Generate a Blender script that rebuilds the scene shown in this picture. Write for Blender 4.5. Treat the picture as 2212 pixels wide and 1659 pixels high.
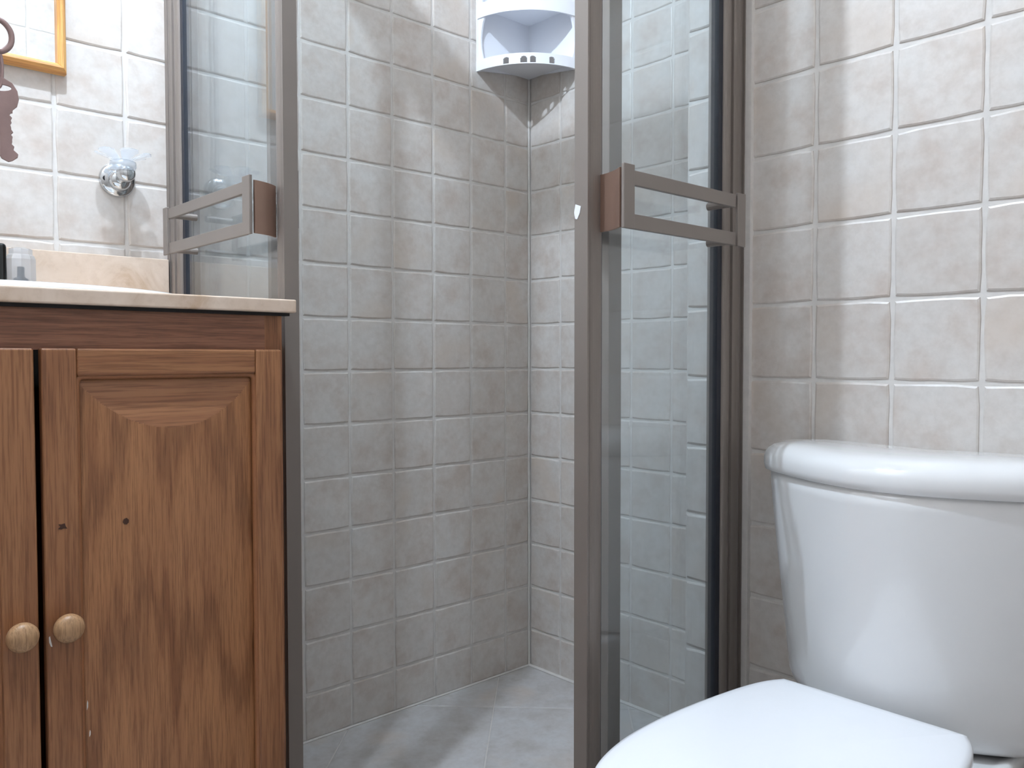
import bpy, bmesh, math, random, zlib
from mathutils import Vector, Matrix
random.seed(7)
for o in list(bpy.data.objects): bpy.data.objects.remove(o)
S = bpy.context.scene
COL = S.collection
T = 0.125                      # one wall-tile pitch in metres; plan coordinates below are in tile pitches
Z0 = 12.6                      # bathroom floor level in pitches below datum
def V(x, y, z): return Vector((x*T, y*T, (z+Z0)*T))

# ------------------------------------------------------------------ camera, light, exposure
F_PX = 1784.9
YAW, PITCH, ROLL = 0.7402, -0.0320, -0.0010
CAM = (-13.056, -13.713, -5.743)
Fv = Vector((math.cos(PITCH)*math.sin(YAW), math.cos(PITCH)*math.cos(YAW), math.sin(PITCH)))
Rv = Fv.cross(Vector((0, 0, 1))).normalized(); Uv = Rv.cross(Fv)
R2 = math.cos(ROLL)*Rv + math.sin(ROLL)*Uv; U2 = -math.sin(ROLL)*Rv + math.cos(ROLL)*Uv
cam = bpy.data.objects.new('camera', bpy.data.cameras.new('camera')); COL.objects.link(cam)
M = Matrix((R2, U2, -Fv)).transposed().to_4x4(); M.translation = V(*CAM); cam.matrix_world = M
cam.data.sensor_width = 36; cam.data.lens = 36*F_PX/2212
cam.data.clip_start = 0.01; cam.data.clip_end = 50
S.camera = cam
w = bpy.data.worlds.new('world'); S.world = w; w.use_nodes = True
w.node_tree.nodes['Background'].inputs[0].default_value = (0.85, 0.9, 1, 1)
w.node_tree.nodes['Background'].inputs[1].default_value = 0.02
ld = bpy.data.lights.new('ceiling_bulb', 'POINT'); ld.energy = 77; ld.color = (0.69, 0.83, 1.0); ld.shadow_soft_size = 0.014
lo = bpy.data.objects.new('ceiling_bulb_light', ld); COL.objects.link(lo); lo.location = V(-11.0, -5.6, 6.95)
S.view_settings.view_transform = 'Standard'; S.view_settings.look = 'None'
S.view_settings.gamma = 1; S.view_settings.use_curve_mapping = False
S.view_settings.exposure = 0.0

# ------------------------------------------------------------------ materials
def srgb(r, g, b):
    f = lambda c: (c/255/12.92) if c/255 <= 0.04045 else ((c/255+0.055)/1.055)**2.4
    return (f(r), f(g), f(b), 1)
def newmat(name):
    m = bpy.data.materials.new(name); m.use_nodes = True
    n = m.node_tree.nodes; l = m.node_tree.links
    return m, n, l, n['Principled BSDF']
def noise(n, l, vec, scale, detail=3, rough=0.55, dist=0.0):
    t = n.new('ShaderNodeTexNoise'); t.inputs['Scale'].default_value = scale
    t.inputs['Detail'].default_value = detail; t.inputs['Roughness'].default_value = rough
    t.inputs['Distortion'].default_value = dist
    l.new(vec, t.inputs['Vector']); return t.outputs['Fac']
def ramp(n, l, fac, stops):
    r = n.new('ShaderNodeValToRGB'); l.new(fac, r.inputs['Fac'])
    e = r.color_ramp.elements
    e[0].position, e[0].color = stops[0]; e[1].position, e[1].color = stops[-1]
    for p, c in stops[1:-1]:
        k = e.new(p); k.color = c
    return r.outputs['Color']
def mix(n, l, fac, a, b, mode='MIX'):
    m = n.new('ShaderNodeMix'); m.data_type = 'RGBA'; m.blend_type = mode
    for s, v in ((0, fac), (6, a), (7, b)):
        if isinstance(v, (int, float, tuple)): m.inputs[s].default_value = v
        else: l.new(v, m.inputs[s])
    return m.outputs[2]
def objvec(n, l, scale=(1, 1, 1), rnd=True):
    tc = n.new('ShaderNodeTexCoord'); mp = n.new('ShaderNodeMapping'); l.new(tc.outputs['Object'], mp.inputs['Vector'])
    mp.inputs['Scale'].default_value = scale
    if rnd:
        oi = n.new('ShaderNodeObjectInfo'); mu = n.new('ShaderNodeMath'); mu.operation = 'MULTIPLY'; mu.inputs[1].default_value = 37.0
        l.new(oi.outputs['Random'], mu.inputs[0]); l.new(mu.outputs[0], mp.inputs['Location'])
        return mp.outputs['Vector'], oi.outputs['Random']
    return mp.outputs['Vector'], None
def bump(n, l, fac, p, strength, dist):
    b = n.new('ShaderNodeBump'); b.inputs['Strength'].default_value = strength; b.inputs['Distance'].default_value = dist
    l.new(fac, b.inputs['Height']); l.new(b.outputs['Normal'], p.inputs['Normal'])

def tile_mat(name, base, warm, cool, rough=0.33):
    m, n, l, p = newmat(name)
    vec, rnd = objvec(n, l)
    n1 = noise(n, l, vec, 14, 4, 0.6)
    c = ramp(n, l, n1, [(0.30, warm), (0.50, base), (0.72, cool)])
    n2 = noise(n, l, vec, 60, 4, 0.65)
    c = mix(n, l, 0.22, c, ramp(n, l, n2, [(0.35, (0.62, 0.58, 0.53, 1)), (0.62, (1, 1, 1, 1))]), 'MULTIPLY')
    n4 = noise(n, l, vec, 7.0, 2, 0.5)
    c = mix(n, l, ramp(n, l, n4, [(0.56, (0, 0, 0, 1)), (0.74, (0.55, 0.55, 0.55, 1))]), c, srgb(208, 188, 170))
    hv = ramp(n, l, rnd, [(0, (0.93, 0.925, 0.92, 1)), (1, (1.0, 1.0, 1.0, 1))])
    c = mix(n, l, 1.0, c, hv, 'MULTIPLY')
    l.new(c, p.inputs['Base Color']); p.inputs['Roughness'].default_value = rough
    p.inputs['IOR'].default_value = 1.5
    n3 = noise(n, l, vec, 180, 3, 0.6); bump(n, l, n3, p, 0.12, 0.0004)
    return m
TILE = tile_mat('tile_glazed_beige', srgb(218, 210, 203), srgb(207, 194, 184), srgb(222, 217, 212))
FTILE = tile_mat('tile_floor_grey', srgb(206, 202, 200), srgb(192, 187, 182), srgb(212, 211, 211), 0.42)

def plain(name, col, rough, metal=0.0, var=0.0, nscale=30, bmp=0.0, coat=0.0, spec=None):
    m, n, l, p = newmat(name)
    vec, _ = objvec(n, l, rnd=False)
    f = noise(n, l, vec, nscale, 4, 0.6)
    d = tuple(c*(1-var) for c in col[:3])+(1,)
    l.new(ramp(n, l, f, [(0.3, d), (0.7, col)]), p.inputs['Base Color'])
    p.inputs['Roughness'].default_value = rough; p.inputs['Metallic'].default_value = metal
    if coat: p.inputs['Coat Weight'].default_value = coat; p.inputs['Coat Roughness'].default_value = 0.04
    if spec is not None: p.inputs['Specular IOR Level'].default_value = spec
    if bmp: bump(n, l, f, p, bmp, 0.001)
    return m
GROUT = plain('grout', srgb(224, 218, 212), 0.8, var=0.12, nscale=45, bmp=0.5)
CAULK = plain('caulk', srgb(226, 220, 214), 0.6, var=0.1, nscale=60, bmp=0.4)
PAINT = plain('ceiling_paint', srgb(238, 236, 232), 0.9, var=0.03)
CERAM = plain('ceramic_white', srgb(236, 235, 234), 0.09, var=0.01, coat=0.5)
SEATW = plain('seat_plastic', srgb(246, 247, 250), 0.22, var=0.01)
PLAS = plain('shelf_plastic', srgb(246, 247, 252), 0.25, var=0.01)
ALU = plain('anodised_aluminium', srgb(132, 122, 115), 0.42, metal=0.15, var=0.06, nscale=8)
ALUC = plain('anodised_aluminium_worn', srgb(168, 138, 122), 0.34, metal=0.6, var=0.12, nscale=12)  # copper tint paints the vanity wood's reflection into the same metal
GASKET_SHADE = plain('rubber_seal', srgb(38, 42, 52), 0.45, var=0.2)  # gasket rubber, and the painted shade on the wall posts
CHROME = plain('chrome', srgb(205, 208, 210), 0.12, metal=1.0, var=0.05)
DARK = plain('dark_chrome', srgb(70, 72, 72), 0.12, metal=1.0, var=0.1)
BLACK = plain('dark_hole', srgb(25, 22, 22), 0.7)  # screw holes, and the shade painted beneath the counter
KEYM = plain('key_nickel', srgb(176, 152, 150), 0.38, metal=0.8, var=0.2, nscale=50)
CORD = plain('cord', srgb(90, 60, 50), 0.9)

def marble(name, a, b, c_):
    m, n, l, p = newmat(name); vec, _ = objvec(n, l, rnd=False)
    f = noise(n, l, vec, 9, 7, 0.62, 1.4)
    c = ramp(n, l, f, [(0.33, c_), (0.47, b), (0.66, a)])
    f2 = noise(n, l, vec, 70, 4, 0.6)
    c = mix(n, l, 0.3, c, ramp(n, l, f2, [(0.3, (0.75, 0.7, 0.64, 1)), (0.5, (1, 1, 1, 1))]), 'MULTIPLY')
    l.new(c, p.inputs['Base Color']); p.inputs['Roughness'].default_value = 0.16
    return m
MARB = marble('cream_marble', srgb(228, 208, 190), srgb(218, 196, 176), srgb(200, 172, 146))

def wood(name, light, mid, dark, axis='Z', fine=1.0, fig=0.45):
    """oak: long pores and cathedral figure stretched along one local axis"""
    m, n, l, p = newmat(name)
    st = {'Z': (1, 1, 0.07), 'X': (0.07, 1, 1)}[axis]
    vec, _ = objvec(n, l, st)
    big = noise(n, l, vec, 16*fine, 3, 0.5, 1.2)
    wv = n.new('ShaderNodeTexWave'); wv.wave_type = 'RINGS'; wv.inputs['Scale'].default_value = 24*fine
    wv.inputs['Distortion'].default_value = 7.0; wv.inputs['Detail'].default_value = 3; wv.inputs['Detail Scale'].default_value = 1.6
    l.new(vec, wv.inputs['Vector'])
    c = ramp(n, l, big, [(0.25, mid), (0.5, light), (0.78, mid)])
    c = mix(n, l, fig, c, ramp(n, l, wv.outputs['Fac'], [(0.08, dark), (0.3, mid), (0.85, light)]))
    v2, _ = objvec(n, l, tuple(s*(0.45 if s < 1 else 1.0) for s in st))
    po = noise(n, l, v2, 560*fine, 3, 0.7)
    c = mix(n, l, 0.5, c, ramp(n, l, po, [(0.38, (0.30, 0.22, 0.17, 1)), (0.55, (1, 1, 1, 1))]), 'MULTIPLY')
    l.new(c, p.inputs['Base Color']); p.inputs['Roughness'].default_value = 0.42
    bump(n, l, po, p, 0.12, 0.0006)
    return m
OAKV = wood('oak_vertical', srgb(174, 122, 82), srgb(150, 99, 64), srgb(98, 56, 30), 'Z', 1.0, 0.42)
OAKH = wood('oak_horizontal', srgb(152, 104, 78), srgb(132, 86, 62), srgb(106, 66, 46), 'X')
OAKP = wood('oak_stile', srgb(162, 112, 75), srgb(150, 100, 65), srgb(126, 80, 50), 'Z', 0.7)
OAKR = wood('oak_rail', srgb(160, 110, 73), srgb(148, 98, 64), srgb(128, 80, 50), 'X', 0.7)
OAKS = wood('oak_cut_slope', srgb(158, 108, 72), srgb(148, 98, 65), srgb(130, 82, 52), 'X', 0.5)
OAKB = plain('oak_bead', srgb(150, 98, 62), 0.4, var=0.15, nscale=60)
KNOB = wood('knob_wood', srgb(184, 146, 108), srgb(176, 136, 98), srgb(160, 120, 82), 'Z', 0.8)
PINE = wood('mirror_frame_pine', srgb(232, 178, 106), srgb(220, 160, 84), srgb(186, 112, 50), 'Z', 0.6)
PINEH = wood('mirror_frame_pine_rail', srgb(226, 172, 100), srgb(212, 146, 74), srgb(168, 92, 36), 'X', 0.6)

def glassy(name, tint, refl=1.0, rough=0.02, haze=0.0):
    m = bpy.data.materials.new(name); m.use_nodes = True
    n = m.node_tree.nodes; l = m.node_tree.links; n.clear()
    out = n.new('ShaderNodeOutputMaterial'); tr = n.new('ShaderNodeBsdfTransparent'); gl = n.new('ShaderNodeBsdfGlossy')
    lw = n.new('ShaderNodeLayerWeight'); lw.inputs['Blend'].default_value = 0.5      # Schlick, equal from both sides
    pw = n.new('ShaderNodeMath'); pw.operation = 'POWER'; pw.inputs[1].default_value = 5.0; l.new(lw.outputs['Facing'], pw.inputs[0])
    fr = n.new('ShaderNodeMath'); fr.operation = 'MULTIPLY_ADD'; fr.inputs[1].default_value = 0.957; fr.inputs[2].default_value = 0.043
    l.new(pw.outputs[0], fr.inputs[0])
    ms = n.new('ShaderNodeMixShader'); mu = n.new('ShaderNodeMath'); mu.operation = 'MULTIPLY'; mu.inputs[1].default_value = refl
    tr.inputs['Color'].default_value = tint; gl.inputs['Roughness'].default_value = rough
    gl.inputs['Color'].default_value = (1, 1, 1, 1)
    l.new(fr.outputs[0], mu.inputs[0]); l.new(mu.outputs[0], ms.inputs[0])
    base = tr.outputs[0]
    if haze:
        df = n.new('ShaderNodeBsdfTranslucent'); df.inputs['Color'].default_value = (0.9, 0.93, 0.97, 1)
        d2 = n.new('ShaderNodeBsdfDiffuse'); d2.inputs['Color'].default_value = (0.9, 0.93, 0.97, 1)
        m1 = n.new('ShaderNodeMixShader'); l.new(d2.outputs[0], m1.inputs[1]); l.new(df.outputs[0], m1.inputs[2])
        m2 = n.new('ShaderNodeMixShader'); m2.inputs[0].default_value = haze
        l.new(tr.outputs[0], m2.inputs[1]); l.new(m1.outputs[0], m2.inputs[2]); base = m2.outputs[0]
    l.new(base, ms.inputs[1]); l.new(gl.outputs[0], ms.inputs[2]); l.new(ms.outputs[0], out.inputs[0])
    return m
GLASS = glassy('shower_glass', (0.945, 0.968, 0.975, 1), 1.0, 0.015, haze=0.045)
ACRYL = glassy('clear_acrylic', (0.93, 0.95, 0.97, 1), 1.6, 0.05, haze=0.34)
m_, n_, l_, p_ = newmat('mirror_glass')
p_.inputs['Base Color'].default_value = (0.92, 0.95, 0.96, 1); p_.inputs['Metallic'].default_value = 1; p_.inputs['Roughness'].default_value = 0.01
MIRR = m_

# ------------------------------------------------------------------ object helpers
WL = {}                        # world positions of parents (nothing is rotated)
def obj(name, bm, mat, parent=None, smooth=False, origin=None, bevel=0.0, seg=2, auto=None):
    me = bpy.data.meshes.new(name)
    bmesh.ops.recalc_face_normals(bm, faces=bm.faces[:])
    if origin is not None:
        bmesh.ops.translate(bm, verts=bm.verts[:], vec=-Vector(origin))
    bm.to_mesh(me); bm.free()
    me.materials.append(mat)
    o = bpy.data.objects.new(name, me); COL.objects.link(o)
    if origin is not None: o.location = origin
    if smooth: me.polygons.foreach_set('use_smooth', [True]*len(me.polygons))
    WL[o] = Vector(origin) if origin is not None else Vector((0, 0, 0))
    if parent is not None:
        o.parent = parent
        o.matrix_parent_inverse = Matrix.Translation(-WL[parent])
    if bevel:
        b = o.modifiers.new('bevel', 'BEVEL'); b.width = bevel; b.segments = seg; b.limit_method = 'ANGLE'; b.angle_limit = math.radians(35)
        b.harden_normals = False
    return o
def thing(name, label, cat, loc, group=None):
    o = bpy.data.objects.new(name, None); COL.objects.link(o); o.location = loc
    o.empty_display_size = 0.05; WL[o] = Vector(loc)
    o['label'] = label; o['category'] = cat
    if group: o['group'] = group
    bpy.context.view_layer.update()
    return o
def tag(o, label, cat): o['label'] = label; o['category'] = cat; return o
def box(bm, x0, x1, y0, y1, z0, z1):
    """pitch coordinates"""
    vs = [bm.verts.new(V(x, y, z)) for z in (z0, z1) for x, y in ((x0, y0), (x1, y0), (x1, y1), (x0, y1))]
    for f in ((0, 3, 2, 1), (4, 5, 6, 7), (0, 1, 5, 4), (1, 2, 6, 5), (2, 3, 7, 6), (3, 0, 4, 7)):
        bm.faces.new([vs[i] for i in f])
def B(*boxes):
    bm = bmesh.new()
    for b in boxes: box(bm, *b)
    return bm
def loft(rings, closed=True, cap0=True, cap1=True, bm=None):
    bm = bm or bmesh.new(); prev = None; first = None
    for r in rings:
        cur = [bm.verts.new(p) for p in r]
        if first is None: first = cur
        if prev:
            n = len(cur)
            for i in range(n if closed else n-1):
                j = (i+1) % n
                bm.faces.new((prev[i], prev[j], cur[j], cur[i]))
        prev = cur
    if cap0: bm.faces.new(list(reversed(first)))
    if cap1: bm.faces.new(prev)
    return bm
def lathe(center, axis, prof, n=28, bm=None, caps=True):
    """prof: list of (radius, height) in pitches about a centre point (pitch coords) along axis"""
    a = Vector(axis).normalized(); u = a.orthogonal().normalized(); v = a.cross(u)
    c = V(*center); rings = []
    for r, h in prof:
        r = max(r, 1e-4)
        rings.append([c + (a*h + (u*math.cos(2*math.pi*k/n) + v*math.sin(2*math.pi*k/n))*r)*T for k in range(n)])
    return loft(rings, cap0=caps, cap1=caps, bm=bm)
def tube(pts, r, n=10, closed=False, bm=None):
    """pts in pitch coords, r in pitches"""
    P = [V(*p) for p in pts]; rings = []; N = len(P)
    prevu = None
    for i in range(N):
        if closed: t = (P[(i+1) % N]-P[i-1]).normalized()
        else: t = (P[min(i+1, N-1)]-P[max(i-1, 0)]).normalized()
        if prevu is None: u = t.orthogonal().normalized()
        else: u = (prevu - t*prevu.dot(t)).normalized()
        prevu = u; v = t.cross(u)
        rings.append([P[i] + (u*math.cos(2*math.pi*k/n)+v*math.sin(2*math.pi*k/n))*r*T for k in range(n)])
    if closed: rings.append(rings[0])
    bm = loft(rings, cap0=not closed, cap1=not closed, bm=bm)
    if closed: bmesh.ops.remove_doubles(bm, verts=bm.verts[:], dist=1e-6)
    return bm
def catmull(pts, k=5, closed=False):
    out = []; n = len(pts)
    for i in range(n if closed else n-1):
        p = [pts[(i+j) % n] if closed else pts[min(max(i+j, 0), n-1)] for j in (-1, 0, 1, 2)]
        for s in range(k):
            t = s/k
            out.append(tuple(0.5*((2*b)+(-a+c)*t+(2*a-5*b+4*c-d)*t*t+(-a+3*b-3*c+d)*t**3) for a, b, c, d in zip(*p)))
    if not closed: out.append(tuple(pts[-1]))
    return out

# ------------------------------------------------------------------ tiled walls
def px(p):
    d = Vector(p)-V(*CAM); z = d.dot(Fv)
    if z <= 0.05: return None
    return 1106+F_PX*d.dot(R2)/z, 829.5-F_PX*d.dot(U2)/z
def seen(p, mx=230, my=190):
    q = px(p)
    return q is not None and -mx < q[0] < 2212+mx and -my < q[1] < 1659+my
GAP = 0.030
_cache = {}
def tile_mesh(w_, h_, thick, variant, mat, cell=6):
    key = (round(w_, 3), round(h_, 3), variant, mat.name)
    if key in _cache: return _cache[key]
    rnd = random.Random(zlib.crc32(repr(key).encode()))
    n = 4
    def ringpts(inset, z, jit):
        c = []
        hw, hh = w_/2-inset, h_/2-inset
        for (ax, ay), (bx, by) in (((-hw, -hh), (hw, -hh)), ((hw, -hh), (hw, hh)), ((hw, hh), (-hw, hh)), ((-hw, hh), (-hw, -hh))):
            for i in range(n):
                t = i/n
                c.append([ax+(bx-ax)*t, ay+(by-ay)*t, z])
        # clipped corners
        return c
    jit = [rnd.uniform(-0.006, 0.006) for _ in range(4*n)]
    def apply(r, k):
        out = []
        for i, p in enumerate(r):
            d = jit[i]*k
            l_ = math.hypot(p[0], p[1]) or 1
            corner = (i % n == 0)
            s = 1 - (0.016/l_ if corner else 0) + d/l_
            out.append(Vector((p[0]*s*T, p[1]*s*T, p[2]*T)))
        return out
    rings = [apply(ringpts(0, thick*0.35, 0), 1), apply(ringpts(0.010, thick*0.82, 0), 1), apply(ringpts(0.030, thick, 0), 0.7)]
    bm = loft(rings, cap0=False)
    me = bpy.data.meshes.new('tile'); 
    bmesh.ops.recalc_face_normals(bm, faces=bm.faces[:])
    if bm.faces[-1].normal.z < 0: bmesh.ops.reverse_faces(bm, faces=bm.faces[:])
    bm.to_mesh(me); bm.free(); me.materials.append(mat)
    _cache[key] = me
    return me
def tile_wall(wall, org, ux, us, zs, nrm, thick=0.055, mat=TILE):
    """us, zs: sorted grout-line positions along the wall and in height; single tiles in view, the rest joined"""
    U = Vector(ux); N = Vector(nrm); Zv = Vector((0, 0, 1))
    flip = U.cross(Zv).dot(N) < 0
    rest = bmesh.new(); nr = 0
    for i in range(len(us)-1):
        for j in range(len(zs)-1):
            w_, h_ = us[i+1]-us[i]-GAP, zs[j+1]-zs[j]-GAP
            if w_ < 0.04 or h_ < 0.04: continue
            cu, cz = (us[i]+us[i+1])/2, (zs[j]+zs[j+1])/2
            c = V(*(Vector(org)+U*cu)[:2], cz) - N*thick*T
            full = w_ > 0.9 and h_ > 0.9
            me = tile_mesh(w_, h_, thick, random.randrange(6) if full else 0, mat)
            X = -U if flip else U
            m = Matrix((X, Zv, X.cross(Zv))).transposed()
            # small setting errors: a slight tip and lip between neighbours
            m = m @ Matrix.Rotation(random.uniform(-.0035, .0035), 3, 'X') @ Matrix.Rotation(random.uniform(-.0035, .0035), 3, 'Y') @ Matrix.Rotation(random.uniform(-.002, .002), 3, 'Z')
            m = m.to_4x4(); m.translation = c
            if seen(c):
                o = bpy.data.objects.new('tile', me); COL.objects.link(o); o.parent = wall; o.matrix_world = m
            else:
                t = bmesh.new(); t.from_mesh(me); t.transform(m); tmp = bpy.data.meshes.new('t'); t.to_mesh(tmp); t.free()
                rest.from_mesh(tmp); bpy.data.meshes.remove(tmp); nr += 1
    if nr:
        me = bpy.data.meshes.new('tiling'); rest.to_mesh(me); me.materials.append(mat)
        o = bpy.data.objects.new('tiling', me); COL.objects.link(o); o.parent = wall; o['kind'] = 'stuff'
    rest.free()
def struct(name, bm, mat):
    o = obj(name, bm, mat); o['kind'] = 'structure'; return o
def lines(lo, hi, ph, extra=()):
    k = math.ceil(lo-ph); s = {lo, hi, *extra}
    while k+ph < hi: s.add(k+ph); k += 1
    s = sorted(s); return [a for i, a in enumerate(s) if i == 0 or a-s[i-1] > 0.03]

RX = -2.93; STEP = -6.42; CEIL = 7.4; SF = -12.87; BF = -12.6; LX = -15.2; NY = -14.42
GR = 0.022                       # grout face recess behind tile face
wl = struct('wall_left', B((LX-0.5, 0.9, GR, 0.9, SF-0.5, CEIL)), GROUT)
tile_wall(wl, (0, 0, 0), (1, 0, 0), lines(LX, 0, -0.716), lines(SF, CEIL, 0.0), (0, -1, 0))
wf = struct('wall_far', B((GR, 0.9, STEP, GR, SF-0.5, CEIL)), GROUT)
tile_wall(wf, (0, 0, 0), (0, 1, 0), lines(STEP, -0.03, 0.014), lines(SF, CEIL, 0.0), (-1, 0, 0))
wr = struct('wall_right', B((RX+GR, 0.9, NY-0.5, STEP-GR, SF-0.5, CEIL)), GROUT)
tile_wall(wr, (RX, 0, 0), (0, 1, 0), lines(NY, STEP, -0.425), lines(SF, CEIL, -0.04), (-1, 0, 0))
tile_wall(wr, (0, STEP, 0), (1, 0, 0), lines(RX, 0, -0.93), lines(SF, CEIL, -0.04), (0, 1, 0))
wn = struct('wall_near', B((LX-0.5, RX+0.3, NY-0.9, NY-GR, SF-0.5, CEIL)), GROUT)
tile_wall(wn, (0, NY, 0), (1, 0, 0), lines(LX, RX, -0.93), lines(BF, CEIL, 0.0), (0, 1, 0))
wo = struct('wall_west', B((LX-0.9, LX-GR, NY-0.5, 0.5, SF-0.5, CEIL)), GROUT)
tile_wall(wo, (LX, 0, 0), (0, 1, 0), lines(NY, 0, -0.42), lines(BF, CEIL, 0.0), (1, 0, 0))
cl = struct('ceiling', B((LX-0.9, 0.9, NY-0.9, 0.9, CEIL, CEIL+0.6)), PAINT)

# floors: diagonal 34 cm tiles
def clip(poly, ax, v, keep_less):
    out = []
    for i in range(len(poly)):
        a, b = poly[i-1], poly[i]
        ia = (a[ax] <= v) == keep_less; ib = (b[ax] <= v) == keep_less
        if ia != ib:
            t = (v-a[ax])/(b[ax]-a[ax]); out.append((a[0]+(b[0]-a[0])*t, a[1]+(b[1]-a[1])*t))
        if ib: out.append(b)
    return out
def floor_tiles(parent, x0, x1, y0, y1, z, thick=0.04):
    s = 2.74; g = 0.022; o0 = (-2.106, -1.168); d1 = (math.sqrt(.5), math.sqrt(.5)); d2 = (math.sqrt(.5), -math.sqrt(.5))
    rest = bmesh.new(); nr = 0
    for i in range(-9, 9):
        for j in range(-9, 9):
            P = []
            for a, b in ((g/2, g/2), (s-g/2, g/2), (s-g/2, s-g/2), (g/2, s-g/2)):
                A, Bq = i*s+a, j*s+b
                P.append((o0[0]+d1[0]*A+d2[0]*Bq, o0[1]+d1[1]*A+d2[1]*Bq))
            for ax, v, k in ((0, x0, False), (0, x1, True), (1, y0, False), (1, y1, True)):
                if P: P = clip(P, ax, v, k)
            if len(P) < 3: continue
            cx = sum(p[0] for p in P)/len(P); cy = sum(p[1] for p in P)/len(P)
            area = abs(sum(P[q-1][0]*P[q][1]-P[q][0]*P[q-1][1] for q in range(len(P))))/2
            if area < 0.01: continue
            mk = lambda sc, zz: [V(cx+(p[0]-cx)*sc, cy+(p[1]-cy)*sc, zz) for p in P]
            c = V(cx, cy, z)
            if any(seen(V(p[0], p[1], z), 60, 60) for p in P+[(cx, cy)]):
                bm = loft([mk(1, z-thick), mk(1, z-thick*.2), mk(0.985, z)], cap0=False)
                obj('tile', bm, FTILE, parent, origin=c)
            else: loft([mk(1, z-thick), mk(1, z-thick*.2), mk(0.985, z)], cap0=False, bm=rest); nr += 1
    if nr:
        o = obj('tiling', rest, FTILE, parent); o['kind'] = 'stuff'
fs = struct('floor_shower', B((-8.0, 0.3, -7.3, 0.3, SF-0.6, SF-0.012)), GROUT)
floor_tiles(fs, -7.72, 0.0, -7.02, 0.0, SF)
fl = bmesh.new(); box(fl, LX-0.5, -8.35, NY-0.5, 0.5, BF-0.5, BF-0.012); box(fl, -8.35, RX+0.3, NY-0.5, -7.75, BF-0.5, BF-0.012)
fl = struct('floor', fl, GROUT)
floor_tiles(fl, LX, -8.35, NY, 0, BF); floor_tiles(fl, -8.35, RX, NY, -7.72, BF)
CT = -12.2
struct('trim_1', B((-8.35, -7.72, -7.72, 0, SF-.2, CT), (-7.72, RX, -7.72, -7.02, SF-.2, CT)), TILE)
# caulk beads
def bead(name, a, b, r, jit=0.012):
    n = 60; pts = []
    for i in range(n+1):
        t = i/n; pts.append(tuple(a[k]+(b[k]-a[k])*t+(random.uniform(-jit, jit)*0.6 if k < 2 else 0) for k in range(3)))
    return tube(pts, r, 6)
struct('trim_2', bead('c', (-0.012, -0.012, SF), (-0.012, -0.012, CEIL), 0.028, 0.008), CAULK)
bm = B((RX-0.07, RX+0.05, -7.53, -7.40, BF, CEIL)); struct('trim_3', bm, CAULK)
bm = bead('c', (-7.7, -0.012, SF+0.01), (0, -0.012, SF+0.01), 0.03, 0.008); tube([(-0.012, -0.3*i, SF+0.01) for i in range(23)], 0.045, 6, bm=bm)
struct('trim_4', bm, CAULK)

# ------------------------------------------------------------------ shower enclosure
ZT = 4.36                                           # top of sliding doors
def prof_stile(bm, frame, a0, a1, d0, d1, z0, z1, flat=0.16, rev=False):
    """stile with a flat lip and a rounded bead; 'frame' maps (along, depth) to x,y"""
    L = a1-a0
    pts = []
    am = a0+L*flat if not rev else a1-L*flat
    g = 0.02
    # plan outline, front is d0 (towards the bathroom)
    if not rev:
        pts = [(a0, d1), (a0, d0), (am-g, d0), (am-g, d0+0.035*(1 if d1 > d0 else -1)), (am+g*.2, d0+0.035*(1 if d1 > d0 else -1))]
        s = am+g*.2; e = a1
    else:
        s = a0; e = am-g*.2
        pts = []
    dep = (1 if d1 > d0 else -1)*0.05
    arc = [(s+(e-s)*(0.5-0.5*math.cos(math.pi*k/10)), d0+dep*(1-math.sin(math.pi*k/10))) for k in range(11)]
    if not rev: outline = pts+arc+[(a1, d1)]
    else: outline = [(a0, d1)]+arc+[(am-g*.2, d0+dep*.7), (am+g, d0+dep*.7), (am+g, d0), (a1, d0), (a1, d1)]
    rings = [[V(*frame(a, d), z) for a, d in outline] for z in (z0, z1)]
    return loft(rings, bm=bm)
def RXf(a, d): return (a, d)          # right panel: along = x, depth = y
def LXf(a, d): return (d, a)          # left panel: along = y, depth = x
def rodded(pts): return pts
enc = thing('shower_enclosure', 'corner shower enclosure of taupe aluminium tracks and fixed glass between the tiled walls', 'shower', V(-8.0, -7.4, CT))
# header and sill tracks (L-shaped)
obj('header_track', B((-8.15, -7.72, -7.55, 0, ZT+0.02, ZT+0.26), (-7.72, RX, -7.55, -7.05, ZT+0.02, ZT+0.26)), ALU, enc, bevel=0.002)
obj('sill_track', B((-8.2, -7.62, -7.6, 0, CT, CT+0.2), (-7.62, RX, -7.6, -7.02, CT, CT+0.2)), ALU, enc, bevel=0.002)
ZB = CT+0.2
# wall channels
bm = prof_stile(None, RXf, -3.30, RX, -7.44, -7.05, ZB, ZT+0.05, 0.3, True); obj('wall_channel', bm, ALU, enc, bevel=0.0008)
bm = prof_stile(None, LXf, 0.0, -0.30, -8.10, -7.68, ZB, ZT+0.05, 0.3, False); obj('wall_channel', bm, ALU, enc, bevel=0.0008)
# fixed lights behind the sliding doors
g1 = obj('fixed_pane', B((-5.45, -3.3, -7.155, -7.13, ZB, ZT+.05)), GLASS, enc)
obj('fixed_stile', B((-5.575, -5.345, -7.23, -7.05, ZB, ZT+.05)), ALU, enc, bevel=0.001)
obj('seal', B((-3.40, -3.03, -7.24, -7.16, ZB, ZT+.05)), GASKET_SHADE, enc)  # dark strip painted in for the shaded side of the wall post
obj('fixed_pane', B((-7.80, -7.775, -3.1, -0.3, ZB, ZT+.05)), GLASS, enc)
obj('fixed_stile', B((-7.86, -7.70, -3.17, -3.07, ZB, ZT+.05)), ALU, enc, bevel=0.001)
obj('seal', B((-7.90, -7.82, -0.31, -0.06, ZB, ZT+.05)), GASKET_SHADE, enc)  # left wall post's shade, also put in as a dark strip

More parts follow.
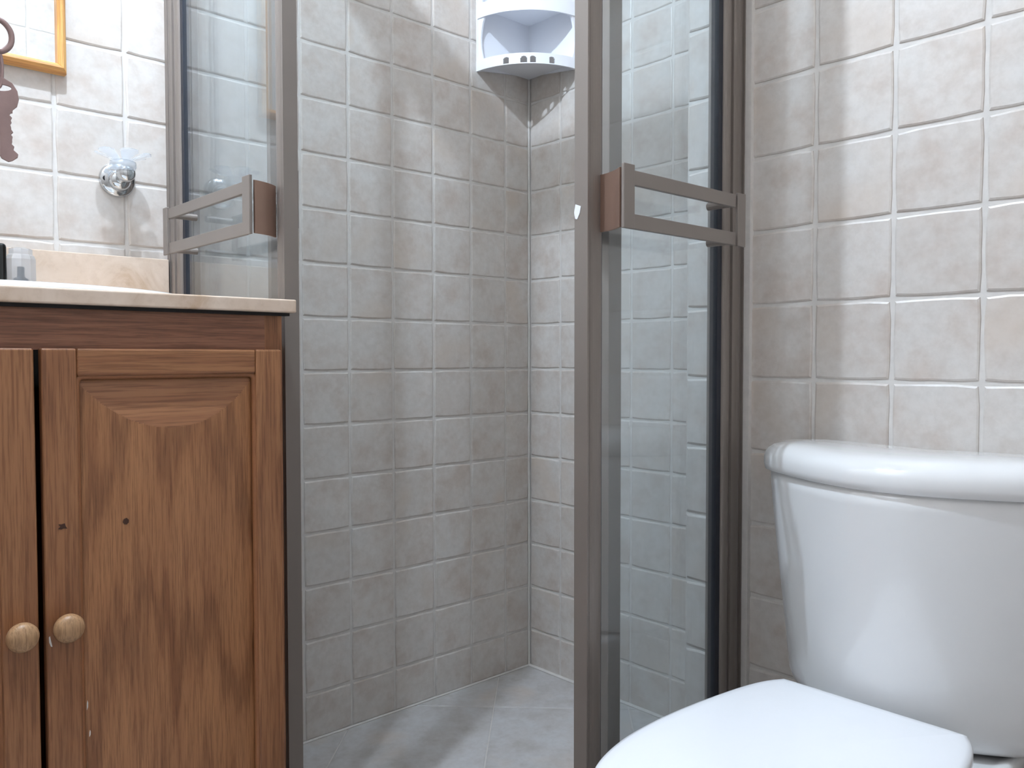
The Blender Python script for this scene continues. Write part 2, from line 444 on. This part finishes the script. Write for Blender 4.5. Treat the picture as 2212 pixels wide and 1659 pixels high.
def sliding_door(name, label, fr, a_open0, a_open1, a_wall0, a_wall1, d0, d1, zbar, sgn, bar_d, bar_a, plate1, plate2, pull, inner):
    """a runs along the door, opening side first; d0 = bathroom face, d1 = shower face"""
    t = thing(name, label, 'shower door', V(*fr((a_open0+a_wall1)/2, (d0+d1)/2), ZB))
    fwd = a_wall1 > a_open0
    m = prof_stile(None, fr, a_open0, a_open1, d0, d1, ZB, ZT)
    obj('stile', m, ALU, t, bevel=0.0006)
    m = prof_stile(None, fr, a_wall0, a_wall1, d0, d1, ZB, ZT, 0.34, True)
    obj('stile', m, ALU, t, bevel=0.0006)
    def bx(a0, a1, e0, e1, z0, z1, bm=None):
        bm = bm or bmesh.new(); p = fr(a0, e0); q = fr(a1, e1)
        box(bm, min(p[0], q[0]), max(p[0], q[0]), min(p[1], q[1]), max(p[1], q[1]), z0, z1); return bm
    obj('top_rail', bx(a_open1, a_wall0, d0, d1, ZT-0.18, ZT), ALU, t, bevel=0.001)
    obj('bottom_rail', bx(a_open1, a_wall0, d0, d1, ZB, ZB+0.4), ALU, t, bevel=0.001)
    dm = (d0+d1)/2
    obj('pane', bx(a_open1+(-0.04 if fwd else 0.04), a_wall0+(0.04 if fwd else -0.04), dm-0.018, dm+0.018, ZB+.38, ZT-.16), GLASS, t)
    # thin black gasket beside the opening stile and a wider one at the wall stile
    gs = 0.018 if fwd else -0.018
    obj('gasket', bx(a_open1, a_open1+gs, dm-0.05, dm+0.05, ZB+.4, ZT-.18), GASKET_SHADE, t)
    obj('gasket', bx(a_wall0-gs*5.2, a_wall0, dm-0.05, dm+0.05, ZB+.4, ZT-.18), GASKET_SHADE, t)
    # double towel bar
    zb = zbar
    tb = obj('towel_bar', bx(bar_a[0], bar_a[1], bar_d-0.035*sgn, bar_d+0.02*sgn, zb[0], zb[1]), ALU, t, bevel=0.0008); 
    obj('towel_bar', bx(bar_a[0], bar_a[1], bar_d-0.035*sgn, bar_d+0.02*sgn, zb[2], zb[3]), ALU, t, bevel=0.0008)
    for pl, hd, post in ((plate1, 0.05, False), (plate2, 0.02, True)):
        q = bx(pl[0], pl[1], bar_d-0.06*sgn, bar_d-0.02*sgn, zb[3]-0.01, zb[0]+hd)
        pp = obj('bracket_plate', q, ALU, t, bevel=0.001)
        am = (pl[0]+pl[1])/2
        for zz in ((zb[0]+zb[1])/2, (zb[2]+zb[3])/2) if post else ():
            p = fr(am, d0); nrm = Vector((fr(0, 1)[0]-fr(0, 0)[0], fr(0, 1)[1]-fr(0, 0)[1], 0))*(-sgn)
            L = abs(d0-bar_d)
            obj('bracket_post', lathe((p[0], p[1], zz), nrm*1, [(0.05, -0.01), (0.05, L)], 12), ALU, t, smooth=False)
    # curved bracket blades that carry the bar: one on the bathroom side, one on the shower side
    def blade(nm, A, Bp, z0_, z1_, bulge, mat):
        K = 12; dx, dy = Bp[0]-A[0], Bp[1]-A[1]; L = math.hypot(dx, dy); nx, ny = -dy/L, dx/L; th = 0.028
        c = [(A[0]+dx*k/K+nx*bulge*math.sin(math.pi*k/K), A[1]+dy*k/K+ny*bulge*math.sin(math.pi*k/K)) for k in range(K+1)]
        o2 = [(x+nx*th, y+ny*th) for x, y in reversed(c)]
        return obj(nm, loft([[V(*fr(a, d), z) for a, d in c+o2] for z in (z0_, z1_)]), mat, t, bevel=0.0004)
    blade('bar_bracket', *pull)
    blade('inner_bracket', *inner)
    A = pull[0]
    for zz in (pull[2]+.09, pull[3]-.09):
        p = fr(A[0]+(0.035 if fwd else -0.035), d0); nrm = Vector((fr(0, 1)[0], fr(0, 1)[1], 0))*(-sgn)
        obj('screw', lathe((p[0], p[1], zz), nrm, [(0.022, -0.01), (0.022, 0.012), (0.01, 0.022)], 10), CHROME, t)
    if fwd:
        c = bpy.data.meshes.new('c'); q = bmesh.new()
        x = fr(a_open0, 0)[0]
        P = [(d1-.02, -4.03), (d1-.10, -4.06), (d1-.085, -4.13), (d1-.045, -4.2), (d1-.015, -4.19), (d1-.0, -4.12)]
        loft([[V(x+.001, b, z) for b, z in P], [V(x-.006, b, z) for b, z in P]], bm=q)
        pc = obj('paint_chip', q, PLAS, t); pc['label'] = 'white chip on the stile edge'
    return t
# right door: faces -y ; sgn=+1 means "depth increases into the shower"
sliding_door('sliding_door', 'right sliding shower door standing beside the toilet, chipped edge, with double towel bar', RXf,
             -6.246, -5.969, -3.56, -3.31, -7.50, -7.30, (-3.72, -3.88, -4.19, -4.35), 1, -7.93,
             (-6.03, -4.03), (-6.21, -6.03), (-4.02, -3.85), ((-6.04, -7.50), (-6.185, -7.90), -4.34, -3.70, 0.03, ALUC), ((-5.85, -7.30), (-5.6, -7.02), -4.34, -3.70, 0.03, ALU))
# left door: faces -x
sliding_door('sliding_door', 'left sliding shower door above the vanity counter, with double towel bar', LXf,
             -4.075, -3.83, -0.62, -0.31, -8.13, -7.93, (-3.56, -3.71, -4.06, -4.22), 1, -8.53,
             (-3.89, -1.34), (-4.09, -3.88), (-1.35, -1.19), ((-3.87, -8.13), (-4.055, -8.50), -4.21, -3.56, -0.03, ALUC), ((-3.86, -7.93), (-3.37, -7.58), -3.98, -3.2, -0.03, ALU))

# ------------------------------------------------------------------ corner shelf
R = 1.56
sh = thing('corner_shelf', 'white plastic corner shelf with curved trays high in the shower corner', 'shelf', V(-0.4, -0.4, 0.36))
def arc_pts(r, n=30, a0=0.0, a1=math.pi/2, o=-0.04):
    return [(o-r*math.cos(a0+(a1-a0)*k/n), o-r*math.sin(a0+(a1-a0)*k/n)) for k in range(n+1)]
def tray(zbot, lip, slots):
    ztop = zbot+lip
    pts = arc_pts(R-0.07)
    bm = loft([[V(x, y, z) for x, y in [(-0.03, -0.03)]+pts] for z in (ztop-0.06, ztop-0.01)])
    tr = obj('tray', bm, PLAS, sh)
    # lip with arched cut-outs: build in angular cells
    bm = bmesh.new(); N = 120
    def cellh(k):
        a = (k+0.5)/N*math.pi/2
        for c in slots:
            u = (a-c)/0.040
            if abs(u) < 1: return 0.02, 0.11+0.045*math.sqrt(1-u*u)
        return None
    for k in range(N):
        a0, a1 = k/N*math.pi/2, (k+1)/N*math.pi/2
        h = cellh(k)
        segs = [(zbot, ztop)] if h is None else [(zbot, zbot+h[0]), (zbot+h[1], ztop)]
        for s0, s1 in segs:
            vs = []
            for z in (s0, s1):
                for r_, a in ((R, a0), (R, a1), (R-0.035, a1), (R-0.035, a0)):
                    vs.append(bm.verts.new(V(-0.04*0-r_*math.cos(a), -r_*math.sin(a), z)))
            for f in ((0, 3, 2, 1), (4, 5, 6, 7), (0, 1, 5, 4), (1, 2, 6, 5), (2, 3, 7, 6), (3, 0, 4, 7)):
                bm.faces.new([vs[i] for i in f])
    obj('lip', bm, PLAS, sh)
tray(0.37, 0.22, [0.50, 0.74, 0.86, 1.12])
tray(1.47, 0.30, [])
tray(2.75, 0.30, [])
# back sheets on both walls with scooped front flanges
def side_sheet(sw):
    bm = bmesh.new()
    f = (lambda a, d: (-a, -d)) if not sw else (lambda a, d: (-d, -a))
    def prism(poly, d0, d1):
        loft([[V(*f(a, d), z) for a, z in poly] for d in (d0, d1)], bm=bm)
    prism([(0.0, 0.60), (R-.1, 0.40), (R, 0.37), (R, 3.2), (0.0, 3.2)], 0.004, 0.045)
    return bm
obj('back_panel', side_sheet(False), PLAS, sh)
obj('back_panel', side_sheet(True), PLAS, sh)
def flange(sw):
    bm = bmesh.new()
    f = (lambda a, d: (-a, -d)) if not sw else (lambda a, d: (-d, -a))
    for zb, zt in ((0.37, 1.77), (1.47, 3.05)):
        # concave front edge between trays
        pr = []
        n = 14
        for k in range(n+1):
            t = k/n; z = zb+(zt-zb)*t
            s = max(0.0, math.sin(math.pi*min(1, max(0, (t-0.05)/0.8))))**0.6
            pr.append((R-0.02, z, 0.30-0.20*s))
        rings = []
        for a, z, d in pr:
            rings.append([V(*f(a-0.045, 0.01), z), V(*f(a, 0.01), z), V(*f(a*0.985, d), z), V(*f(a*0.985-0.05, d), z)])
        loft(rings, bm=bm)
    return bm
obj('flange', flange(False), PLAS, sh, bevel=0.001)
obj('flange', flange(True), PLAS, sh, bevel=0.001)

# ------------------------------------------------------------------ toilet
YC = -9.98
toi = thing('toilet', 'white close-coupled toilet with domed tank lid and closed seat by the right wall', 'toilet', V(-5.2, YC, BF))
def plan(half, k=5):
    h = catmull(half, k)
    return h+[(x, -y) for x, y in reversed(h[1:-1])] if half[0][1] == 0 else h+[(x, -y) for x, y in reversed(h)]
LIDP = plan([(-2.98, 0), (-2.98, .8), (-2.98, 1.5), (-3.05, 1.75), (-3.25, 1.88), (-3.5, 1.88), (-3.75, 1.77), (-3.95, 1.58), (-4.15, 1.28), (-4.35, .93), (-4.5, .6), (-4.59, .3), (-4.62, 0)])
def scaled(P, inset, ref=(-3.75, 0), back=-2.98):
    out = []
    for x, y in P:
        dx, dy = x-ref[0], y-ref[1]; L = math.hypot(dx, dy) or 1
        nx, ny = ref[0]+dx*(1-inset/L), ref[1]+dy*(1-inset/L)
        out.append((nx, ny))
    return out
def rings(P, zi, ref=(-3.75, 0)):
    R_ = []
    for z, ins in zi: R_.append([V(x, YC+y, z) for x, y in scaled(P, ins, ref)])
    return R_
bm = loft(rings(LIDP, [(-7.10, .14), (-7.13, .10), (-7.135, .045), (-7.12, .015), (-7.05, .0), (-6.97, .005), (-6.91, .03), (-6.86, .075), (-6.82, .15), (-6.79, .27), (-6.775, .42), (-6.765, .65)]))
obj('tank_lid', bm, CERAM, toi, smooth=True)
def tank_ring(z, ky, kx, ins=.0):
    return [V(-3.0+(x+2.98)*kx, YC+y*ky, z) for x, y in scaled(LIDP, ins)]
prof = [(-9.80, .62, .72), (-9.785, .68, .78), (-9.75, .74, .83), (-9.68, .785, .87), (-9.56, .81, .89), (-9.3, .825, .90), (-8.8, .855, .915), (-8.2, .895, .93), (-7.7, .925, .945), (-7.3, .945, .955), (-7.10, .95, .957)]
bm = loft([tank_ring(*p) for p in prof])
obj('tank', bm, CERAM, toi, smooth=True)
SEATP = plan([(-4.66, 0), (-4.66, .5), (-4.665, .90), (-4.70, .97), (-4.92, 1.08), (-5.31, 1.17), (-6.0, 1.25), (-6.6, 1.27), (-7.18, 1.22), (-7.7, 1.06), (-8.05, .80), (-8.28, .45), (-8.36, 0)], 6)
SR = (-6.3, 0)
bm = loft(rings(SEATP, [(-9.46, .05), (-9.47, .015), (-9.43, 0), (-9.36, 0.0), (-9.325, .02), (-9.305, .07), (-9.295, .16), (-9.285, .35), (-9.275, .7), (-9.27, 1.0)], SR))
obj('seat_lid', bm, SEATW, toi, smooth=True)
bm = bmesh.new()
outer = scaled(SEATP, .03, SR); inner = scaled(SEATP, .52, SR)
rr = []
for P_, z in ((outer, -9.62), (outer, -9.49), (inner, -9.49), (inner, -9.62), (outer, -9.62)): rr.append([V(x, YC+y, z) for x, y in P_])
loft(rr, cap0=False, cap1=False, bm=bm); bmesh.ops.remove_doubles(bm, verts=bm.verts[:], dist=1e-6)
obj('seat', bm, SEATW, toi, bevel=0.003)
for s in (-1, 1):
    obj('hinge', lathe((-4.60, YC+s*.66-.12, -9.40-.05), (0, 1, 0), [(0.03, 0), (0.085, .02), (0.085, .22), (0.03, .24)], 14), SEATW, toi, smooth=True)
# bowl: deck + body
DECK = plan([(-3.05, 0), (-3.05, .85), (-3.12, 1.02), (-3.3, 1.10), (-4.2, 1.13), (-4.9, 1.15), (-5.4, 1.17), (-6.2, 1.22), (-6.9, 1.2), (-7.5, 1.05), (-7.95, .72), (-8.15, .35), (-8.2, 0)], 6)
BASE = plan([(-3.5, 0), (-3.5, .6), (-3.6, .72), (-3.9, .75), (-4.3, .75), (-4.9, .74), (-5.4, .72), (-5.9, .72), (-6.4, .70), (-6.8, .62), (-7.1, .45), (-7.25, .22), (-7.3, 0)], 6)
def lerpP(t): return [(a[0]*(1-t)+b[0]*t, a[1]*(1-t)+b[1]*t) for a, b in zip(DECK, BASE)]
rg = [[V(x, YC+y, BF+0.0) for x, y in scaled(BASE, -.05, (-5.4, 0))], [V(x, YC+y, BF+.3) for x, y in BASE]]
for z, t in ((-11.6, 1.0), (-11.0, .85), (-10.6, .55), (-10.25, .25), (-10.0, .06), (-9.9, 0.0)):
    rg.append([V(x, YC+y, z) for x, y in lerpP(t)])
rg += [[V(x, YC+y, z) for x, y in scaled(DECK, i, (-5.6, 0))] for z, i in ((-9.82, 0.0), (-9.80, .03), (-9.785, .10), (-9.82, .30))]
obj('bowl', loft(rg), CERAM, toi, smooth=True)

# ------------------------------------------------------------------ vanity
YF = -4.60
van = thing('vanity_cabinet', 'oak vanity cabinet with two arched raised-panel doors under the cream counter', 'cabinet', V(-11.05, -2.3, BF))
CX0, CX1 = -13.78, -8.36
YB = -4.44                                      # face-frame front
obj('carcass', B((CX0, CX0+.14, YB+.15, -.05, BF, -5.24), (CX1-.14, CX1, YB+.15, -.05, BF, -5.24), (CX0+.14, CX1-.14, YB+.3, -.05, -12.2, -12.05), (CX0+.14, CX1-.14, -.12, -.05, BF, -5.24)), OAKP, van)
obj('top_rail', B((CX0+.3, CX1-.22, YB, YB+.15, -5.66, -5.235)), OAKH, van, origin=V(-11, YB, -5.4))
obj('frame_stile', B((CX1-.22, CX1, YB, YB+.15, BF, -5.235)), OAKP, van, origin=V(CX1-.1, YB, -9))
obj('frame_stile', B((CX0, CX0+.22, YB, YB+.15, BF, -5.235)), OAKP, van, origin=V(CX0+.1, YB, -9))
obj('bottom_rail', B((CX0+.22, CX1-.22, YB, YB+.15, BF, -12.1)), OAKH, van, origin=V(-11, YB, -12.3))
def cab_door(x0, x1, skew, knob_x):
    z1, z0 = -5.645, -12.05; yf, yb = YB-.13, YB-.005
    sw, rh = .33, .27
    d = bpy.data.objects.new('door', None); COL.objects.link(d); d.location = V((x0+x1)/2, YB, -9); d.parent = van
    d.matrix_parent_inverse = van.matrix_world.inverted(); bpy.context.view_layer.update()
    return d, z0, z1, yf, yb, sw, rh
def panel_field(x0, x1, z0, z1, yb, top=.0):
    """raised panel: barrel across, cut by a sloping plane at the head (gives the drooping arch)"""
    NX, NZ = 110, 240; bm = bmesh.new(); g = []
    xm = (x0+x1)/2; hw = (x1-x0)/2
    for j in range(NZ+1):
        # finer near the head
        t = (j/NZ)**1.8; z = z1-(z1-z0)*t; row = []
        for i in range(NX+1):
            u = -1+2*i/NX; x = xm+hw*u
            barrel = 0.105*max(0.0, 1-abs(u)**2.2)+0.012
            slope = 0.20*(z1-z)+0.004
            slope0 = 0.185*(z-z0)+0.004
            h = min(barrel, slope, slope0)
            row.append(bm.verts.new(V(x, yb-h, z)))
        g.append(row)
    for j in range(NZ):
        for i in range(NX):
            f = bm.faces.new((g[j][i], g[j][i+1], g[j+1][i+1], g[j+1][i]))
            c = f.calc_center_median(); z = c.z/T-Z0; u = (c.x/T-xm)/hw
            if 0.20*(z1-z) < 0.105*max(0.0, 1-abs(u)**2.2)+0.008: f.material_index = 1
    return bm
def build_door(x0, x1, knob_x, lab):
    z1, z0 = -5.645, -12.05; yf, yb = YB-.13, YB-.003
    sw, rh = .325, .285
    o = obj('door', B((x0+sw*.6, x1-sw*.6, yb-.03, yb, z0+.1, z1-.1)), OAKB, van, origin=V((x0+x1)/2, yb, -9))
    def st(a0, a1, nm, mt): return obj(nm, B((a0, a1, yf, yb, z0, z1)), mt, o, origin=V(a0, yb, -8), bevel=0.003, seg=3)
    # matrix inverse must be refreshed for freshly created parents
    st(x0, x0+sw, 'stile', OAKP); st(x1-sw, x1, 'stile', OAKP)
    obj('rail', B((x0+sw, x1-sw, yf+.002, yb, z1-rh, z1)), OAKR, o, origin=V(x0, yb, z1), bevel=0.003, seg=3)
    obj('rail', B((x0+sw, x1-sw, yf+.002, yb, z0, z0+rh)), OAKR, o, origin=V(x0, yb, z0), bevel=0.003, seg=3)
    # ovolo bead round the opening with rounded corners
    ax0, ax1, az0, az1 = x0+sw, x1-sw, z0+rh, z1-rh; r = .07
    path = []
    for cx, cz, s in ((ax1-r, az1-r, 0), (ax0+r, az1-r, 1), (ax0+r, az0+r, 2), (ax1-r, az0+r, 3)):
        for k in range(6):
            a = (s+k/5)*math.pi/2; path.append((cx+r*math.cos(a), yf+.055, cz+r*math.sin(a)))
    obj('bead', tube(path, .035, 8, closed=True), OAKB, o, smooth=True)
    obj('panel', panel_field(ax0, ax1, az0, az1, yb-.02), OAKV, o, smooth=False, origin=V((ax0+ax1)/2-.35, yb+.6, -7.5)).data.materials.append(OAKS)
    k = lathe((knob_x, yf, -8.42), (0, -1, 0), [(.06, -.01), (.065, .02), (.05, .07), (.07, .10), (.115, .125), (.138, .165), (.142, .21), (.128, .25), (.10, .27), (.05, .283), (.01, .286)], 28)
    obj('knob', k, KNOB, o, smooth=True, origin=V(knob_x, yf, -8.42))
    return o
rd = build_door(-10.99, -8.43, -10.83, 'r')
def mark(name, x, y, z, pts, mat, lab):
    bm = loft([[V(x+a, y+d, z+b) for a, b in pts] for d in (.004, -.004)])
    k = obj(name, bm, mat, rd, origin=V(x, y, z)); k['label'] = lab
KN = plain('knot_dark', srgb(64, 34, 18), 0.6)
mark('knot', -10.827, YB-.131, -7.436, [(-.04, -.02), (-.01, -.028), (.012, -.02), (.045, -.026), (.03, .0), (.022, .03), (-.01, .022), (-.035, .028), (-.02, .0)], KN, 'small dark pit in the wood')
mark('knot', -10.22, YB-.125, -7.47, [(-.03, 0), (-.018, -.024), (.006, -.03), (.028, -.012), (.03, .018), (.008, .04), (-.02, .026)], KN, 'small dark knot')
for mx, mz, ml in ((-10.62, -9.32, .05), (-10.60, -9.62, .035), (-9.70, -9.45, .05)):
    mark('scratch', mx, YB-.112, mz, [(-.006, -ml), (.005, -ml*.4), (.007, ml*.5), (.001, ml), (-.005, ml*.3)], CAULK, 'pale scratch')
mark('scratch', -10.955, YB-.132, -8.58, [(-.012, .05), (-.002, .06), (.008, .0), (.018, -.05), (.004, -.045), (-.01, .0)], CAULK, 'pale scratch by the knob')
build_door(-13.66, -11.05, -11.235, 'l')
ct = thing('vanity_counter', 'cream marble counter slab with low backsplash on the oak vanity', 'countertop', V(-11, -2.3, -5.24))
SL0, SL1 = -14.0, -8.24
# slab with elliptical bowl cut-out
SX, SY, SA, SB = -11.03, -2.5, 2.2, 1.55
def slab():
    bm = bmesh.new(); N = 64
    inn = [(SX+(SA-.2)*math.cos(2*math.pi*k/N), SY+(SB-.2)*math.sin(2*math.pi*k/N)) for k in range(N)]
    out = []
    for x, y in inn:
        dx, dy = x-SX, y-SY
        sx = ((SL1 if dx > 0 else SL0)-SX)/dx if abs(dx) > 1e-9 else 1e9
        sy = ((-.02 if dy > 0 else YF)-SY)/dy if abs(dy) > 1e-9 else 1e9
        s = min(sx, sy); out.append((SX+dx*s, SY+dy*s))
    # snap nearest points to the four corners
    for c in ((SL0, YF), (SL1, YF), (SL0, -.02), (SL1, -.02)):
        i = min(range(N), key=lambda q: (out[q][0]-c[0])**2+(out[q][1]-c[1])**2); out[i] = c
    zt, zb = -5.045, -5.205
    ring = [[V(x, y, z) for x, y in P] for P, z in ((inn, zb), (out, zb), (out, zt), (inn, zt), (inn, zb))]
    loft(ring, cap0=False, cap1=False, bm=bm); bmesh.ops.remove_doubles(bm, verts=bm.verts[:], dist=1e-6)
    return bm
obj('slab', slab(), MARB, ct, bevel=0.0025, seg=3)
obj('backsplash', B((SL0, -8.13, -.15, -.0, -5.045, -4.165)), MARB, ct, bevel=0.0015)
obj('apron', B((SL0+.05, SL1-.05, YF+.09, YF+.2, -5.24, -5.20)), BLACK, ct)  # black strip standing in for the shade beneath the slab
sk = thing('wash_basin', 'white ceramic drop-in basin with raised rim in the cream counter', 'sink', V(SX, SY, -5.04))
def ell(a, b, z, n=64): return [V(SX+a*math.cos(2*math.pi*k/n), SY+b*math.sin(2*math.pi*k/n), z) for k in range(n)]
bm = loft([ell(SA-.02, SB-.02, -5.05), ell(SA, SB, -5.03), ell(SA, SB, -4.99), ell(SA-.03, SB-.03, -4.955), ell(SA-.1, SB-.1, -4.94), ell(SA-.2, SB-.2, -4.95), ell(SA-.28, SB-.28, -5.0),
           ell(SA-.4, SB-.4, -5.3), ell(SA-.8, SB-.65, -5.8), ell(SA-1.4, SB-1.0, -6.05), ell(.3, .2, -6.12)], cap0=False)
o = obj('bowl', bm, CERAM, sk, smooth=True)
obj('drain', lathe((SX, SY, -6.12), (0, 0, 1), [(.2, -.02), (.2, .03), (.12, .04)], 20), CHROME, sk, smooth=True)

# faucet with acrylic handles
fa = thing('faucet', 'dark chrome faucet with clear acrylic handle at the left edge of the counter', 'faucet', V(SX, -.62, -5.04))
obj('base', B((-11.75, -10.2, -.85, -.42, -5.045, -4.93)), CHROME, fa, bevel=0.004)
bm = B((-11.35, -10.525, -.82, -.45, -4.93, -4.19)); obj('body', bm, DARK, fa, bevel=0.006, seg=4)
obj('spout', tube(catmull([(-11.0, -.8, -4.35), (-11.0, -1.3, -4.25), (-11.0, -1.75, -4.35), (-11.0, -1.85, -4.55)], 5), .13, 14), CHROME, fa, smooth=True)
for hx in (-10.325, -11.65):
    bm = lathe((hx, -.62, -4.93), (0, 0, 1), [(.17, 0), (.19, .03), (.19, .55), (.17, .6), (.15, .62), (.15, .69), (.10, .71)], 10)
    h_ = obj('handle', bm, ACRYL, fa)
    obj('stem', lathe((hx, -.62, -4.93), (0, 0, 1), [(.185, 0), (.185, .045), (.10, .07), (.10, .28), (.045, .32), (.045, .45)], 12), DARK, h_, smooth=False)

# ------------------------------------------------------------------ mirror
mi = thing('wall_mirror', 'mirror in honey pine frame on the tiled wall above the basin', 'mirror', V(-11.5, 0, -1.5))
MX0, MX1, MZ0, MZ1 = -13.5, -9.57, -1.55, 4.0; fw = .13; py = -.20
def mould(axis):
    # rounded moulding section: (across, out)
    return [(0, 0), (0, .10), (.02, .16), (.06, .2), (.09, .19), (.13, .15), (.13, 0)]
def frame_member(p0, p1, inward, mt, nm):
    sec = mould(0); a = Vector(p0); b = Vector(p1); d = (b-a).normalized(); inn = Vector(inward)
    rg = []
    for P_, s in ((a, 1), (b, -1)):
        rg.append([V(*(P_ + inn*u + d*s*u + Vector((0, -v, 0)))) for u, v in sec])
    o_ = V(*a)
    return obj(nm, loft(rg), mt, mi, origin=o_, bevel=0.0008)
frame_member((MX1, -.01, MZ0), (MX1, -.01, MZ1), (-1, 0, 0), PINE, 'frame_side')
frame_member((MX0, -.01, MZ0), (MX0, -.01, MZ1), (1, 0, 0), PINE, 'frame_side')
frame_member((MX0, -.01, MZ0), (MX1, -.01, MZ0), (0, 0, 1), PINEH, 'frame_rail')
frame_member((MX0, -.01, MZ1), (MX1, -.01, MZ1), (0, 0, -1), PINEH, 'frame_rail')
obj('mirror_glass', B((MX0+fw*.8, MX1-fw*.8, -.09, -.06, MZ0+fw*.8, MZ1-fw*.8)), MIRR, mi)

# ------------------------------------------------------------------ chrome holder with acrylic dish
ho = thing('soap_dish_holder', 'round chrome wall mount carrying a clear acrylic lotus dish', 'soap dish', V(-8.87, 0, -2.97))
obj('wall_plate', lathe((-8.855, -.0, -2.975), (0, -1, 0), [(.265, 0), (.268, .03), (.255, .06), (.23, .075), (.17, .10), (.155, .105)], 36), CHROME, ho, smooth=True)
obj('dome', lathe((-8.85, -.09, -3.0), (0, -1, 0), [(.165, -.02), (.165, .02), (.15, .08), (.11, .12), (.05, .14), (.005, .145)], 28), CHROME, ho, smooth=True)
obj('arm', tube(catmull([(-8.84, -.12, -2.99), (-8.87, -.3, -2.97), (-8.88, -.45, -2.96)], 4), .085, 14), CHROME, ho, smooth=True)
obj('arm_end', lathe((-8.88, -.40, -2.96), (0, -1, 0), [(.06, 0), (.12, .02), (.13, .08), (.125, .16), (.10, .20), (.04, .215)], 24), CHROME, ho, smooth=True)
for sx in (-.19, .19):
    obj('screw_hole', lathe((-8.855+sx, -.066, -2.985), (0, -1, 0), [(.04, -.01), (.04, .02)], 12), BLACK, ho)
DC = (-8.92, -.50, -2.83)
cup = obj('collar', lathe((DC[0], DC[1], DC[2]), (0, 0, 1), [(.17, -.09), (.19, -.04), (.19, .03), (.14, .06), (.02, .06)], 24), ACRYL, ho, smooth=True)
for k in range(6):
    a0 = k*math.pi/3+.12; a1 = (k+1)*math.pi/3-.12; bm = bmesh.new(); rings_ = []
    n = 8; top = []; bot = []
    outl = []
    for q in range(n+1):
        a = a0+(a1-a0)*q/n; s = math.sin(math.pi*q/n)**.5*0.06
        outl.append((a, .34+s))
    def P3(a, r, dz): return V(DC[0]+r*math.cos(a), DC[1]+r*math.sin(a), DC[2]+.05+.10*(r-.1)/.3+dz)
    rI = [P3(a, .11, 0) for a, r in outl]; rO = [P3(a, r, 0) for a, r in outl]; rO2 = [P3(a, r, .02) for a, r in outl]; rI2 = [P3(a, .11, .02) for a, r in outl]
    rows = [rI, rO, rO2, rI2, rI]
    loft(rows, closed=False, cap0=False, cap1=False, bm=bm)
    bmesh.ops.remove_doubles(bm, verts=bm.verts[:], dist=1e-6)
    obj('petal', bm, ACRYL, ho, smooth=False)

# ------------------------------------------------------------------ keys on a cord
KY = -8.4; KX = -12.03; KZ = -3.93
ke = thing('hanging_key', 'dull nickel key dangling from a steel link at the far left edge', 'key', V(KX, KY, KZ-.6))
def key_mesh():
    # outline (x right, z up) in pitches, origin at the bow hole
    bow = [(-.03, .07), (.02, .066), (.06, .042), (.082, .0), (.086, -.045), (.074, -.085), (.052, -.105), (.05, -.122)]
    cuts = [(.040, -.124)]; z = -.135
    for q in range(7):
        cuts += [(.034+.004*(q % 2), z), (.046-.004*(q % 3), z-.013)]; z -= .0265
    cuts += [(.040, -.325), (.050, -.335), (.062, -.348), (.058, -.365), (.032, -.385), (.012, -.392)]
    left = [(-.02, -.375), (-.034, -.345), (-.036, -.122), (-.052, -.105), (-.074, -.085), (-.086, -.045), (-.082, 0), (-.06, .042)]
    outer = bow+cuts+left
    hole = [(.055*math.cos(a)*1.0, .012+.018*math.sin(a)) for a in [2*math.pi*k/16 for k in range(16)]]
    bm = bmesh.new()
    vs = [bm.verts.new((x, 0, z_)) for x, z_ in outer]; es = [bm.edges.new((vs[i-1], vs[i])) for i in range(len(vs))]
    hs = [bm.verts.new((x, 0, z_)) for x, z_ in hole]; es += [bm.edges.new((hs[i-1], hs[i])) for i in range(len(hs))]
    r = bmesh.ops.triangle_fill(bm, edges=es, use_beauty=True)
    # drop fill inside the hole
    kill = [f for f in bm.faces if all(v in hs for v in f.verts)]
    if kill: bmesh.ops.delete(bm, geom=kill, context='FACES_ONLY')
    ex = bmesh.ops.extrude_face_region(bm, geom=bm.faces[:])
    bmesh.ops.translate(bm, verts=[g for g in ex['geom'] if isinstance(g, bmesh.types.BMVert)], vec=(0, .017, 0))
    return bm
bm = key_mesh()
bmesh.ops.rotate(bm, verts=bm.verts[:], cent=(0, 0, 0), matrix=Matrix.Rotation(math.radians(-3), 3, 'Y')@Matrix.Rotation(math.radians(-12), 3, 'Z'))
kz = KZ-.33
for v in bm.verts: v.co = V(KX+v.co.x, KY+v.co.y, kz+v.co.z)
kk = obj('key_blade', bm, KEYM, ke, bevel=0.0003)
obj('blade_groove', B((KX-.014, KX-.004, KY-.006, KY+.004, kz-.36, kz-.10)), KEYM, kk)
# flat oval link and small ring
def link(cx, cz, rx, rz, r, name, rot=0.0):
    pts = []
    for k in range(8):
        a = math.pi/8+k*math.pi/4
        pts.append((cx+rx*math.cos(a), KY+math.sin(rot)*rx*math.cos(a)*.4, cz+rz*math.sin(a)))
    return obj(name, tube(catmull(pts, 4, closed=True), r, 8, closed=True), KEYM, ke, smooth=True)
link(KX-.014, KZ-.035, .075, .088, .016, 'link')
link(KX-.010, KZ-.215, .022, .105, .010, 'ring', 1.2)
obj('cord', tube([(KX-.075, KY, KZ+.045), (KX-.09, KY, KZ+1), (KX-.10, KY, CEIL)], .012, 6), CORD, ke)
